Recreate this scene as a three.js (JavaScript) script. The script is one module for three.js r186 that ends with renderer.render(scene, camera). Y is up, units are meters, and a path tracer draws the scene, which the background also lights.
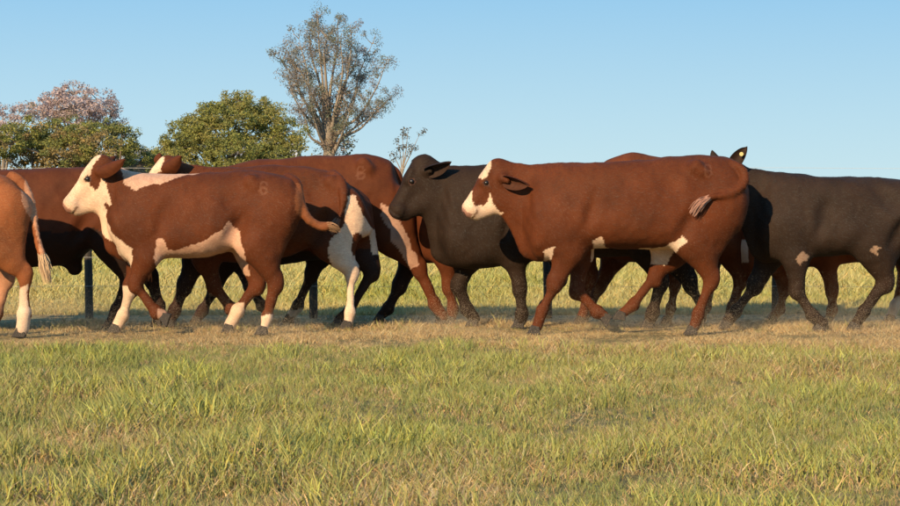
import * as THREE from 'three';
import { mergeGeometries } from 'three/addons/utils/BufferGeometryUtils.js';

// ---------------------------------------------------------------- camera, sky, sun, exposure
const F = 2100, CAM_H = 0.893, HORIZON = 200;           // focal length in photo pixels (900 x 506)
const PITCH = Math.atan((253 - HORIZON) / F);
const scene = new THREE.Scene();
const camera = new THREE.PerspectiveCamera(2 * Math.atan(253 / F) * 180 / Math.PI, 900 / 506, 0.1, 6000);
camera.position.set(0, CAM_H, 0);
camera.rotation.x = -PITCH;
scene.add(camera);

const SUN_EL = 26 * Math.PI / 180, SUN_AZ = 29 * Math.PI / 180;   // behind the camera, over its left shoulder
const sunDir = new THREE.Vector3(-Math.sin(SUN_AZ) * Math.cos(SUN_EL), Math.sin(SUN_EL), Math.cos(SUN_AZ) * Math.cos(SUN_EL));
{
  const W = 256, H = 512, data = new Float32Array(W * H * 4);
  const stops = [[-90, .36, .46, .50], [0, .475, .635, .67], [2.2, .39, .58, .68], [5.5, .255, .48, .675], [14, .18, .39, .63], [35, .125, .31, .57], [90, .085, .235, .49]];
  for (let j = 0; j < H; j++) {
    const el = (j + .5) / H * 180 - 90;
    let k = 0; while (k < stops.length - 2 && stops[k + 1][0] < el) k++;
    const a = stops[k], b = stops[k + 1], t = Math.min(1, Math.max(0, (el - a[0]) / (b[0] - a[0])));
    for (let i = 0; i < W; i++) {
      const o = (j * W + i) * 4;
      for (let c = 0; c < 3; c++) data[o + c] = a[c + 1] + (b[c + 1] - a[c + 1]) * t;
      data[o + 3] = 1;
    }
  }
  const sky = new THREE.DataTexture(data, W, H, THREE.RGBAFormat, THREE.FloatType);
  sky.mapping = THREE.EquirectangularReflectionMapping;
  sky.magFilter = sky.minFilter = THREE.LinearFilter;
  sky.needsUpdate = true;
  scene.background = sky; scene.environment = sky;
}
const sun = new THREE.DirectionalLight(new THREE.Color().setRGB(1, .76, .47), 5);
sun.position.copy(sunDir).multiplyScalar(60).add(new THREE.Vector3(0, 0, -14));
sun.target.position.set(0, 0, -14);
sun.castShadow = true; sun.shadow.radius = 1;
sun.shadow.mapSize.set(4096, 4096);
Object.assign(sun.shadow.camera, { left: -14, right: 14, top: 12, bottom: -12, near: 1, far: 140 });
scene.add(sun, sun.target);
const renderer = new THREE.WebGLRenderer({ antialias: true });
renderer.toneMapping = THREE.LinearToneMapping;
renderer.toneMappingExposure = 1.26;
renderer.shadowMap.enabled = true;

// ---------------------------------------------------------------- helpers
function rng(seed) { let s = seed >>> 0; return () => { s = (s + 0x6D2B79F5) >>> 0; let t = s; t = Math.imul(t ^ (t >>> 15), t | 1); t ^= t + Math.imul(t ^ (t >>> 7), t | 61); return ((t ^ (t >>> 14)) >>> 0) / 4294967296; }; }
function h3(x, y, z) { let n = Math.imul(x, 374761393) ^ Math.imul(y, 668265263) ^ Math.imul(z, 2147483647 - 1274126177); n = Math.imul(n ^ (n >>> 13), 1274126177); return ((n ^ (n >>> 16)) >>> 0) / 4294967296; }
function noise3(x, y, z) {                              // value noise, -1 .. 1
  const X = Math.floor(x), Y = Math.floor(y), Z = Math.floor(z);
  let a = x - X, b = y - Y, c = z - Z; a = a * a * (3 - 2 * a); b = b * b * (3 - 2 * b); c = c * c * (3 - 2 * c);
  const L = (p, q, t) => p + (q - p) * t;
  return 2 * L(L(L(h3(X, Y, Z), h3(X + 1, Y, Z), a), L(h3(X, Y + 1, Z), h3(X + 1, Y + 1, Z), a), b),
    L(L(h3(X, Y, Z + 1), h3(X + 1, Y, Z + 1), a), L(h3(X, Y + 1, Z + 1), h3(X + 1, Y + 1, Z + 1), a), b), c) - 1;
}
const noise2 = (x, y) => noise3(x, y, 7.31);
const fbm2 = (x, y, n = 4) => { let s = 0, a = .5; for (let i = 0; i < n; i++) { s += a * noise2(x, y); x = x * 2.03 + 11.7; y = y * 2.03 - 5.3; a *= .5; } return s; };
const clamp = (v, a, b) => v < a ? a : v > b ? b : v;
const smooth = (a, b, v) => { const t = clamp((v - a) / (b - a), 0, 1); return t * t * (3 - 2 * t); };
function at(px, py, D) {                               // photo pixel + distance from the camera's plane -> point
  const X = (px - 450) / F, Y = (253 - py) / F, c = Math.cos(PITCH), s = Math.sin(PITCH);
  const dy = Y * c - s, dz = -Y * s - c, t = D / -dz;
  return new THREE.Vector3(X * t, CAM_H + dy * t, -D);
}
const used = {};
function numbered(n) { if (!(n in used)) { used[n] = 0; return n; } used[n]++; return n + '_' + String(used[n]).padStart(3, '0'); }
function tag(o, label, category, group, kind) { o.userData.label = label; if (category) o.userData.category = category; if (group) o.userData.group = group; if (kind) o.userData.kind = kind; return o; }
function part(name, geo, mat, parent) { const m = new THREE.Mesh(geo, mat); m.name = name; m.castShadow = m.receiveShadow = true; parent.add(m); return m; }
function thing(name, pos) { const g = new THREE.Group(); g.name = numbered(name); g.position.copy(pos); scene.add(g); return g; }

// ---------------------------------------------------------------- ground
const ROW = -14;                                       // the cattle walk along z = ROW
function groundY(x, z) {
  const near = 1 - smooth(60, 120, -z);
  const flat = 1 - .85 * (1 - smooth(1.3, 2.6, Math.abs(z - ROW + .6)));   // the trodden track by the fence is even
  return near * flat * (.035 * noise2(x * 1.1 + 3, z * 1.1) + .03 * noise2(x * .33, z * .33 + 9)) - .004;
}
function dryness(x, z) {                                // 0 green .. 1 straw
  const track = Math.exp(-Math.pow((z + 14.6) / 1.9, 2)) * 1.5;  // dry trodden strip; also pales the ground lying in the herd's shadow
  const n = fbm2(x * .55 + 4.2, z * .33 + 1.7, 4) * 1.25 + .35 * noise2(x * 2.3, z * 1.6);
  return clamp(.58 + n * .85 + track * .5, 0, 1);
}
{
  const axis = (lo, mid0, mid1, hi, n, m) => { const a = []; for (let i = 0; i < m; i++) { const t = 1 - i / m; a.push(mid0 + (lo - mid0) * Math.pow(t, 3)); } for (let i = 0; i <= n; i++) a.push(mid0 + (mid1 - mid0) * i / n); for (let i = 1; i <= m; i++) a.push(mid1 + (hi - mid1) * Math.pow(i / m, 3)); return a; };
  const xs = axis(-2500, -9, 9, 2500, 120, 24), zs = axis(-4000, -40, 4, 600, 200, 30);
  const pos = [], col = [], uv = [], idx = [];
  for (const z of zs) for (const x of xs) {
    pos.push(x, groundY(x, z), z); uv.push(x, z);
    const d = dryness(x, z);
    const shadeLift = Math.exp(-Math.pow((z + 16) / 2.2, 2)); col.push(.24 + .16 * d + .14 * shadeLift, .25 + .08 * d + .105 * shadeLift, .075 + .05 * d + .08 * shadeLift);  // pale band painted into the soil to lift the herd's shadow
  }
  const n = xs.length;
  for (let j = 0; j < zs.length - 1; j++) for (let i = 0; i < n - 1; i++) { const a = j * n + i; idx.push(a, a + n, a + 1, a + 1, a + n, a + n + 1); }
  const g = new THREE.BufferGeometry();
  g.setAttribute('position', new THREE.Float32BufferAttribute(pos, 3)); g.setAttribute('uv', new THREE.Float32BufferAttribute(uv, 2)); g.setAttribute('color', new THREE.Float32BufferAttribute(col, 3));
  g.setIndex(idx); g.computeVertexNormals();
  const S = 512, d = new Uint8Array(S * S * 4), b = new Uint8Array(S * S * 4);
  for (let j = 0; j < S; j++) for (let i = 0; i < S; i++) {
    const u = i / S, v = j / S, per = (k) => { const A = u * Math.PI * 2, B = v * Math.PI * 2; return noise3(Math.cos(A) * k + 5, Math.sin(A) * k + Math.cos(B) * k, Math.sin(B) * k + 3); };
    const n = .5 * per(3) + .35 * per(9) + .4 * per(26), sp = h3(i, j, 5);
    const m = clamp(.72 + .32 * n + .22 * (sp - .5), .25, 1);
    const o = (j * S + i) * 4; d[o] = 255 * m; d[o + 1] = 255 * m * .97; d[o + 2] = 255 * m * .9; d[o + 3] = 255;
    b[o] = b[o + 1] = b[o + 2] = 255 * clamp(.5 + .4 * n + .4 * (sp - .5), 0, 1); b[o + 3] = 255;
  }
  const tex = (a, srgb) => { const t = new THREE.DataTexture(a, S, S); t.wrapS = t.wrapT = THREE.RepeatWrapping; t.magFilter = THREE.LinearFilter; t.minFilter = THREE.LinearMipmapLinearFilter; t.generateMipmaps = true; if (srgb) t.colorSpace = THREE.SRGBColorSpace; t.repeat.set(.83, .83); t.needsUpdate = true; return t; };
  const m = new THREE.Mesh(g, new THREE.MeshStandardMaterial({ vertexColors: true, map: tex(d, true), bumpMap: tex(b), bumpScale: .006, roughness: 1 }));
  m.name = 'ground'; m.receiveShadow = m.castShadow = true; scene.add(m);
  tag(m, 'pasture ground of soil, thatch and short turf under the cattle', 'ground', null, 'structure');
}

// ---------------------------------------------------------------- far buildings
function gableBuilding(name, label, x0, x1, yEave, yRidge, D, depth, wallC, roofC, windows) {
  const a = at(x0, yEave, D), b = at(x1, yEave, D), r = at(x0, yRidge, D);
  const w = b.x - a.x, h = a.y, rh = r.y;
  const g = thing(name, new THREE.Vector3((a.x + b.x) / 2, -.05, -D - depth / 2));
  const wm = new THREE.MeshStandardMaterial({ color: wallC, roughness: .9 }), rm = new THREE.MeshStandardMaterial({ color: roofC, roughness: .55, metalness: .15 });
  const sh = new THREE.Shape([[-depth / 2, 0], [depth / 2, 0], [depth / 2, h], [0, rh], [-depth / 2, h]].map(p => new THREE.Vector2(...p)));
  const wall = new THREE.ExtrudeGeometry(sh, { depth: w, bevelEnabled: false }); wall.translate(0, 0, -w / 2); wall.rotateY(Math.PI / 2);
  part('wall', wall, wm, g);
  const sl = Math.hypot(depth / 2, rh - h), ang = Math.atan2(rh - h, depth / 2);
  for (const s of [1, -1]) {
    const ro = new THREE.BoxGeometry(w + .6, .07, sl + .45); ro.translate(0, .06, -s * -.12); ro.rotateX(s * ang); ro.translate(0, (h + rh) / 2, s * depth / 4);
    const roof = part('roof', ro, rm, g);
    const n = Math.round(w / .55); const ribs = [];
    for (let i = 0; i <= n; i++) { const rb = new THREE.BoxGeometry(.05, .05, sl + .44); rb.translate(-w / 2 + i * w / n, .11, s * .12); rb.rotateX(s * ang); rb.translate(0, (h + rh) / 2, s * depth / 4); ribs.push(rb); }
    part('roof_rib', mergeGeometries(ribs), rm, roof);
  }
  for (const [wx, wy, ww, wh, nm] of windows) {
    const f = part(nm, new THREE.BoxGeometry(ww, wh, .08).translate(wx, wy, depth / 2 + .03), new THREE.MeshStandardMaterial({ color: 0x3b342c, roughness: .7 }), g);
    if (nm === 'window') part('pane', new THREE.BoxGeometry(ww - .16, wh - .16, .03).translate(wx, wy, depth / 2 + .075), new THREE.MeshStandardMaterial({ color: 0x1c2226, roughness: .12 }), f);
  }
  tag(g, label, 'building');
}
gableBuilding('farm_shed', 'long low farm shed with pale metal roof seen under the pink flowering tree', 58, 166, 160, 150.5, 138, 5, 0x7a6f60, 0xcfccc4, [[-1.6, 1.2, 1.6, 2.3, 'door'], [1.5, 1.6, .9, .8, 'window']]);
gableBuilding('white_house', 'small white farmhouse between the round tree and the eucalyptus', 236, 293, 156, 143, 150, 4.5, 0xd8d8d6, 0xd2d4d6, [[.4, 1.6, .8, .9, 'window'], [-1.1, 1.15, .9, 2.1, 'door']]);

// ---------------------------------------------------------------- trees
function tube(path, radii, seg = 6) {                   // tapered limb through points
  const c = new THREE.CatmullRomCurve3(path), n = Math.max(4, path.length * 3), fr = c.computeFrenetFrames(n, false), pos = [], idx = [];
  for (let i = 0; i <= n; i++) {
    const t = i / n, p = c.getPoint(t), q = t * (radii.length - 1), k = Math.min(radii.length - 2, Math.floor(q)), r = radii[k] + (radii[k + 1] - radii[k]) * (q - k);
    for (let j = 0; j < seg; j++) { const a = j / seg * Math.PI * 2, N = fr.normals[i], B = fr.binormals[i]; pos.push(p.x + r * (Math.cos(a) * N.x + Math.sin(a) * B.x), p.y + r * (Math.cos(a) * N.y + Math.sin(a) * B.y), p.z + r * (Math.cos(a) * N.z + Math.sin(a) * B.z)); }
  }
  for (let i = 0; i < n; i++) for (let j = 0; j < seg; j++) { const a = i * seg + j, b = i * seg + (j + 1) % seg; idx.push(a, b, a + seg, b, b + seg, a + seg); }
  const g = new THREE.BufferGeometry(); g.setAttribute('position', new THREE.Float32BufferAttribute(pos, 3)); g.setIndex(idx); g.computeVertexNormals(); return g;
}
const leafMat = new THREE.MeshPhysicalMaterial({ vertexColors: true, roughness: .95, transmission: .22, thickness: 0, side: THREE.DoubleSide });
function Leaves(seed) {
  const R = rng(seed), pos = [], nor = [], col = [];
  return {
    R,
    clump(c, r, n, size, colour, droop = 0, flat = .75) {
      for (let i = 0; i < n; i++) {
        const th = R() * 6.283, cz = R() * 2 - 1, s = Math.sqrt(1 - cz * cz), rr = r * Math.pow(R(), .45);
        const p = [c[0] + rr * s * Math.cos(th), c[1] + rr * cz * flat, c[2] + rr * s * Math.sin(th)];
        const a = R() * 6.283, el = (R() - .5) * 2 - droop, l = size * (.6 + R() * .8), w = l * (.3 + .25 * R());
        const d = [Math.cos(a) * Math.cos(el) * l, Math.sin(el) * l, Math.sin(a) * Math.cos(el) * l];
        const b = R() * 6.283, e = new THREE.Vector3(Math.cos(b), Math.sin(b) * .8, Math.sin(b * 1.7)).cross(new THREE.Vector3(...d)).normalize().multiplyScalar(w / 2);
        const m = [p[0] + d[0] * .5, p[1] + d[1] * .5, p[2] + d[2] * .5], q = [p[0] + d[0], p[1] + d[1], p[2] + d[2]];
        const A = p, B = [m[0] + e.x, m[1] + e.y, m[2] + e.z], C = [m[0] - e.x, m[1] - e.y, m[2] - e.z];
        pos.push(...A, ...B, ...q, ...A, ...q, ...C);
        const nn = e.clone().cross(new THREE.Vector3(...d)).normalize();
        const k = .7 + R() * .6, jr = 1 + (R() - .5) * .25;
        for (let t = 0; t < 6; t++) { nor.push(nn.x, nn.y, nn.z); col.push(colour[0] * k * jr, colour[1] * k, colour[2] * k / jr); }
      }
    },
    build() { const g = new THREE.BufferGeometry(); g.setAttribute('position', new THREE.Float32BufferAttribute(pos, 3)); g.setAttribute('normal', new THREE.Float32BufferAttribute(nor, 3)); g.setAttribute('color', new THREE.Float32BufferAttribute(col, 3)); return g; }
  };
}
const bark = new THREE.MeshStandardMaterial({ color: new THREE.Color().setRGB(.17, .13, .09), roughness: 1 });
const paleBark = new THREE.MeshStandardMaterial({ color: new THREE.Color().setRGB(.30, .245, .19), roughness: 1 });
// A broad tree: limbs fork to the lobes of an uneven crown; lobes are [pixel x, pixel y, pixel radius] in the tree's own plane
function broadTree(name, label, px, D, lobes, seed, palette, opt = {}) {
  const base = at(px, 200, D); base.y = -.05;
  const g = thing(name, base), L = Leaves(seed), R = L.R, s = D / F;
  const limbs = [], trunkTop = opt.fork || 1.9, trunks = opt.trunks || [[0, 0]];
  for (const [tx, tz] of trunks) limbs.push(tube([[tx, 0, tz], [tx * 1.15 + .1, trunkTop * .5, tz], [tx * 1.3, trunkTop, tz]].map(p => new THREE.Vector3(...p)), [.26, .2, .17], 8));
  lobes.forEach(([lx, ly, lr], li) => {
    const p = at(lx, ly, D), rad = lr * s, c = [p.x - base.x, p.y - base.y, (opt.deep || 2.2) * (R() * 2 - 1) * (lr < 16 ? .5 : .8)];
    const t = trunks[li % trunks.length], q = [t[0] * 1.3, trunkTop - .15, t[1]];
    limbs.push(tube([q, [q[0] + (c[0] - q[0]) * .35 + (R() - .5) * .4, q[1] + (c[1] - q[1]) * .55, q[2] + (c[2] - q[2]) * .35], [q[0] + (c[0] - q[0]) * .75, q[1] + (c[1] - q[1]) * .9, q[2] + (c[2] - q[2]) * .75], c].map(v => new THREE.Vector3(...v)), [.11, .08, .05, .02], 5));
    const n = Math.round((opt.dense || 1) * lr * lr * .075), own = palette[Math.floor(R() * palette.length)];
    for (let k = 0; k < n; k++) {
      const th = R() * 6.283, cz = R() * 2 - 1, sn = Math.sqrt(1 - cz * cz), rr = rad * (.45 + .65 * Math.pow(R(), .7)) * (1 + .25 * noise3(th * 1.5, cz * 2, seed + li));
      const cc = [c[0] + rr * sn * Math.cos(th) * 1.12, Math.max(.35, c[1] + rr * cz * .8), c[2] + rr * sn * Math.sin(th)];
      if (k % 7 === 0) limbs.push(tube([c, [(c[0] + cc[0]) / 2, (c[1] + cc[1]) / 2 + .1, (c[2] + cc[2]) / 2], cc].map(v => new THREE.Vector3(...v)), [.035, .02, .008], 4));
      L.clump(cc, (opt.clumpR || .38) * (.6 + R() * .8), opt.leaves || 105, (opt.leaf || .14) * (.8 + R() * .5), R() < .6 ? own : palette[Math.floor(R() * palette.length)], .2, .62);
    }
  });
  part('trunk', mergeGeometries(limbs), opt.bark || bark, g);
  part('crown', L.build(), leafMat, g);
  tag(g, label, 'tree', opt.group);
  return g;
}
const G1 = [.25, .255, .052], G2 = [.20, .21, .05], G3 = [.31, .285, .07], G4 = [.33, .24, .085], PINK = [.58, .45, .42], PINK2 = [.50, .39, .35];
broadTree('flowering_tree', 'broad tree with a mauve pink flowering crown behind the green tree', 78, 131, [[75, 95, 17], [56, 100, 17], [94, 99, 16], [110, 109, 13], [80, 112, 23], [40, 108, 13], [64, 108, 18], [98, 112, 16], [66, 122, 22], [100, 124, 18], [118, 121, 9]], 11, [PINK, PINK2, [.36, .28, .27]], { dense: 1.1, clumpR: .34, leaf: .13, leaves: 70, bark: paleBark });
broadTree('flowering_tree', 'small pink flowering tree at the end of the tree line, beside the green tree', 2, 128, [[0, 119, 16], [20, 112, 12], [-22, 122, 18], [34, 112, 9], [6, 132, 18], [-14, 140, 20]], 12, [PINK, PINK2, G3], { dense: 1.1, clumpR: .34, leaf: .13, leaves: 70, bark: paleBark });
broadTree('spreading_tree', 'low spreading olive green tree in front of the pink flowering tree', 48, 120, [[32, 135, 17], [56, 130, 16], [84, 134, 17], [10, 144, 20], [44, 143, 24], [76, 147, 23], [-12, 152, 20], [104, 144, 16], [28, 156, 18], [60, 160, 18], [92, 156, 14]], 13, [G1, G3, G2, G4], { trunks: [[-.6, 0], [1.5, .3]], fork: 2.1, dense: 1.1 });
broadTree('spreading_tree', 'dark green tree with drooping side boughs sloping down beside the shed', 120, 124, [[112, 128, 13], [124, 138, 14], [136, 150, 11], [116, 150, 16], [146, 157, 7], [130, 160, 13]], 14, [G2, G1, [.09, .105, .035]], {});
broadTree('round_tree', 'dense round green tree with an uneven domed crown next to the eucalyptus', 226, 130, [[243, 103, 15], [227, 107, 16], [259, 108, 16], [209, 114, 19], [190, 136, 18], [243, 121, 23], [273, 120, 16], [195, 127, 17], [220, 134, 24], [257, 138, 26], [286, 132, 15], [179, 140, 17], [202, 149, 23], [236, 156, 27], [274, 155, 21], [166, 152, 14], [296, 144, 11], [182, 164, 20], [214, 170, 22], [252, 174, 22], [158, 162, 11], [284, 168, 15]], 15, [G1, G1, G3, G2, G3], { fork: 1.3, deep: 3.2, dense: 1.3 });
// The tall eucalyptus: a fan of pale ascending limbs, grey foliage in tufts on their ends
{
  const D = 150, base = at(331, 200, D); base.y = -.05;
  const g = thing('eucalyptus_tree', base), L = Leaves(31), R = L.R;
  const loc = (px, py, z) => { const p = at(px, py, D); return new THREE.Vector3(p.x - base.x, p.y - base.y, z); };
  const limbs = [];
  limbs.push(tube([loc(331, 201, 0), loc(330, 170, 0), loc(328, 135, .1), loc(325, 95, .1)], [.55, .46, .36, .26], 10));
  const tips = [ // limb root, bend, tip (pixels), lateral depth
    [330, 150, 312, 105, 300, 40, 1.2], [328, 140, 300, 95, 284, 45, -1.5], [328, 125, 322, 70, 318, 14, .4], [329, 130, 332, 75, 337, 18, -1],
    [330, 135, 345, 90, 352, 30, 1.5], [331, 140, 352, 105, 372, 42, -1.2], [331, 145, 358, 118, 388, 60, 1], [332, 150, 360, 128, 392, 95, -1.6],
    [330, 150, 308, 118, 290, 78, 1.8], [329, 148, 304, 100, 276, 52, -.6], [330, 130, 318, 80, 308, 24, -1.8], [331, 138, 340, 95, 342, 45, 2],
    [332, 155, 350, 132, 378, 108, 1.6], [330, 158, 312, 138, 302, 108, 2], [330, 120, 326, 70, 328, 36, 1.4], [331, 150, 345, 115, 362, 76, -2.2], [330, 156, 318, 128, 316, 92, 2.2], [331, 158, 342, 138, 352, 112, 2.4],
    [330, 140, 310, 90, 294, 62, .3], [331, 140, 344, 84, 358, 52, .3]];
  const EG = [.22, .21, .165], EG2 = [.27, .225, .195], EB = [.25, .18, .125], EGr = [.18, .19, .115];
  tips.forEach((t, i) => {
    const a = loc(t[0], t[1], 0), b = loc(t[2], t[3], t[6] * .6), c = loc(t[4], t[5], t[6]);
    limbs.push(tube([a, new THREE.Vector3().lerpVectors(a, b, .5).add(new THREE.Vector3((R() - .5) * .3, .2, 0)), b, new THREE.Vector3().lerpVectors(b, c, .5).add(new THREE.Vector3((R() - .5) * .5, 0, (R() - .5) * .4)), c], [.17, .12, .085, .055, .015], 6));
    const nTw = 18;
    for (let k = 0; k < nTw; k++) {                    // twigs with tufts along the upper part of the limb
      const f = Math.pow((k + .5) / nTw, .75) * 1.05 - .1 + R() * .15, p = f < 0 ? new THREE.Vector3().lerpVectors(a, b, 1 + f * 2.2) : f < 1 ? new THREE.Vector3().lerpVectors(b, c, f) : c.clone();
      const q = p.clone().add(new THREE.Vector3((R() - .5) * 1.35, .05 + R() * .7, (R() - .5) * 1.3));
      limbs.push(tube([p, new THREE.Vector3().lerpVectors(p, q, .5).add(new THREE.Vector3(0, -.08, 0)), q], [.035, .022, .01], 4));
      const inner = Math.abs(q.x) < 1.1 && q.y < 8.6;
      const col = inner ? (R() < .6 ? EB : EGr) : (R() < .5 ? EG : R() < .6 ? EG2 : EGr);
      L.clump([q.x, q.y, q.z], .28 + R() * .28, inner ? 85 : 88, .12, col, .6, 1.1);
    }
  });
  for (let k = 0; k < 60; k++) { const p = loc(313 + R() * 37, 84 + R() * 84, (R() - .5) * 2.8); L.clump([p.x, p.y, p.z], .4 + R() * .25, 45, .2, R() < .55 ? EB : EGr, .5, 1.2); }
  part('trunk', mergeGeometries(limbs), paleBark, g);
  part('crown', L.build(), leafMat, g);
  tag(g, 'tall bare limbed eucalyptus tree with grey foliage tufts above the cattle', 'tree');
}
{ // wispy sapling
  const D = 140, base = at(402, 200, D); base.y = -.05;
  const g = thing('thin_sapling', base), L = Leaves(41), R = L.R, limbs = [];
  const loc = (px, py, z) => { const p = at(px, py, D); return new THREE.Vector3(p.x - base.x, p.y - base.y, z); };
  for (const [x, y, z] of [[408, 128, 0], [420, 134, .3], [398, 142, -.3], [413, 143, .4], [402, 134, -.2], [391, 152, .1]]) {
    const c = loc(x, y, z), a = loc(402, 175, 0);
    limbs.push(tube([loc(402, 201, 0), a, new THREE.Vector3().lerpVectors(a, c, .5).add(new THREE.Vector3((R() - .5) * .2, .1, 0)), c], [.07, .05, .03, .01], 5));
    for (let k = 0; k < 6; k++) { const p = new THREE.Vector3().lerpVectors(a, c, .5 + .55 * R()); L.clump([p.x + (R() - .5) * .5, p.y + R() * .2, p.z], .2, 13, .17, [.13, .125, .10], .5, 1); }
  }
  part('trunk', mergeGeometries(limbs), paleBark, g); part('crown', L.build(), leafMat, g);
  tag(g, 'thin wispy sapling with few leaves standing apart from the eucalyptus', 'tree');
}
// scrub along the foot of the tree line
{
  const spots = [[-18, 118, 22, 158], [20, 117, 24, 162], [52, 119, 20, 164], [96, 118, 22, 164], [134, 122, 22, 160], [160, 124, 20, 157], [196, 126, 24, 160], [250, 128, 24, 159], [300, 143, 18, 150], [286, 141, 14, 160], [352, 146, 14, 153]];
  spots.forEach(([px, D, hw, top], i) => {
    const base = at(px, 200, D); base.y = -.05;
    const g = thing('scrub_bush', base), L = Leaves(60 + i), R = L.R, H = at(px, top, D).y, W = hw * D / F, limbs = [];
    for (let k = 0; k < 42; k++) {
      const th = R() * 6.283, rad = Math.sqrt(R()), c = [Math.cos(th) * rad * W, .3 + (H - .5) * Math.sqrt(1 - rad * rad * .9) * (.25 + .75 * R()), Math.sin(th) * rad * W];
      if (k % 5 === 0) limbs.push(tube([[0, 0, 0], [c[0] * .4, c[1] * .6, c[2] * .4], c].map(p => new THREE.Vector3(...p)), [.06, .04, .01], 5));
      L.clump(c, .42, 60, .2, [[.09, .10, .04], [.13, .125, .045], [.12, .095, .05]][Math.floor(R() * 3)], .2, .8);
    }
    part('stem', mergeGeometries(limbs), bark, g); part('foliage', L.build(), leafMat, g);
    tag(g, i >= 8 ? 'dark green scrub bush at the foot of the eucalyptus' : 'dark scrub bush at the foot of the spreading trees', 'bush', i >= 8 ? 'bushes under the eucalyptus' : 'bushes under the spreading trees');
  });
}

// ---------------------------------------------------------------- fence
{
  const D = 15.9, g = thing('wire_fence', at(450, 200, D).setY(0));
  const pm = new THREE.MeshStandardMaterial({ color: new THREE.Color().setRGB(.055, .045, .035), roughness: .95 });
  const wm = new THREE.MeshStandardMaterial({ color: new THREE.Color().setRGB(.62, .60, .55), roughness: .6, metalness: .1 });
  const R = rng(77), pts = [];
  for (let k = -4; k <= 8; k++) pts.push(88 + k * 229.5 + (k === 1 ? -4 : 0));
  const H = at(450, 166.5, D).y;
  pts.forEach((px) => {
    const x = at(px, 200, D).x, h = H - .05 + R() * .02, geo = new THREE.CylinderGeometry(.028, .033, h + .1, 9, 6), p = geo.attributes.position;
    for (let i = 0; i < p.count; i++) { const y = p.getY(i); p.setX(i, p.getX(i) * (1 + .1 * noise3(y * 5, px, i % 9)) + .012 * noise3(y * 2.2, px * .1, 0)); p.setZ(i, p.getZ(i) * (1 + .1 * noise3(y * 5, px + 50, i % 9))); }
    geo.computeVertexNormals();
    geo.rotateZ((R() - .5) * .02); geo.translate(x, h / 2 - .06, 0);
    part('post', geo, pm, g);
  });
  const ys = [H, H * .8, H * .6, H * .41, H * .22];
  for (const y of ys) {
    const P = [];
    for (let i = 0; i < pts.length; i++) { const x = at(pts[i], 200, D).x; P.push(new THREE.Vector3(x, y - .01, .036)); if (i < pts.length - 1) P.push(new THREE.Vector3((x + at(pts[i + 1], 200, D).x) / 2, y - .016, .036)); }
    part('wire', new THREE.TubeGeometry(new THREE.CatmullRomCurve3(P), 120, .0011, 5), wm, g);
  }
  tag(g, 'dark post and plain wire fence running behind the cattle', 'fence');
}

// ---------------------------------------------------------------- cattle
// hair relief shared by every hide
const [hairTex, hairMap] = (() => {
  const S = 512, f = new Float32Array(S * S).fill(.5), R = rng(5);
  for (let n = 0; n < 26000; n++) {
    let x = R() * S, y = R() * S; const a = -.35 + (R() - .5) * .7, v = R(), L = 8 + R() * 16;
    for (let k = 0; k < L; k++) { const i = (((y | 0) + S) % S) * S + (((x | 0) + S) % S); f[i] = f[i] * .45 + v * .55; x += Math.cos(a); y += Math.sin(a); }
  }
  const d = new Uint8Array(S * S * 4);
  for (let i = 0; i < S * S; i++) { d[i * 4] = d[i * 4 + 1] = d[i * 4 + 2] = 255 * clamp(f[i], 0, 1); d[i * 4 + 3] = 255; }
  const t = new THREE.DataTexture(d, S, S); t.wrapS = t.wrapT = THREE.RepeatWrapping; t.magFilter = THREE.LinearFilter; t.minFilter = THREE.LinearMipmapLinearFilter; t.generateMipmaps = true; t.repeat.set(2.2, 2.2); t.needsUpdate = true;
  const e = new Uint8Array(S * S * 4); for (let i = 0; i < S * S; i++) { const q = .62 + .38 * clamp(f[i], 0, 1); e[i * 4] = 255 * q; e[i * 4 + 1] = 255 * q * q * 1.02; e[i * 4 + 2] = 255 * q * q; e[i * 4 + 3] = 255; }
  const m = t.clone(); m.image = { data: e, width: S, height: S }; m.needsUpdate = true; return [t, m];
})();
const hideMat = new THREE.MeshPhysicalMaterial({ vertexColors: true, roughness: .72, map: hairMap, bumpMap: hairTex, bumpScale: .003, specularIntensity: .35, sheen: .06, sheenRoughness: .5, sheenColor: new THREE.Color().setRGB(.4, .25, .14) });
const eyeMat = new THREE.MeshPhysicalMaterial({ color: new THREE.Color().setRGB(.012, .009, .007), roughness: .32, clearcoat: .25, clearcoatRoughness: .2 });
const hoofMat = new THREE.MeshStandardMaterial({ color: new THREE.Color().setRGB(.035, .026, .02), roughness: .7 });
const tagMat = new THREE.MeshStandardMaterial({ color: new THREE.Color().setRGB(.62, .52, .2), roughness: .5 });

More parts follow.
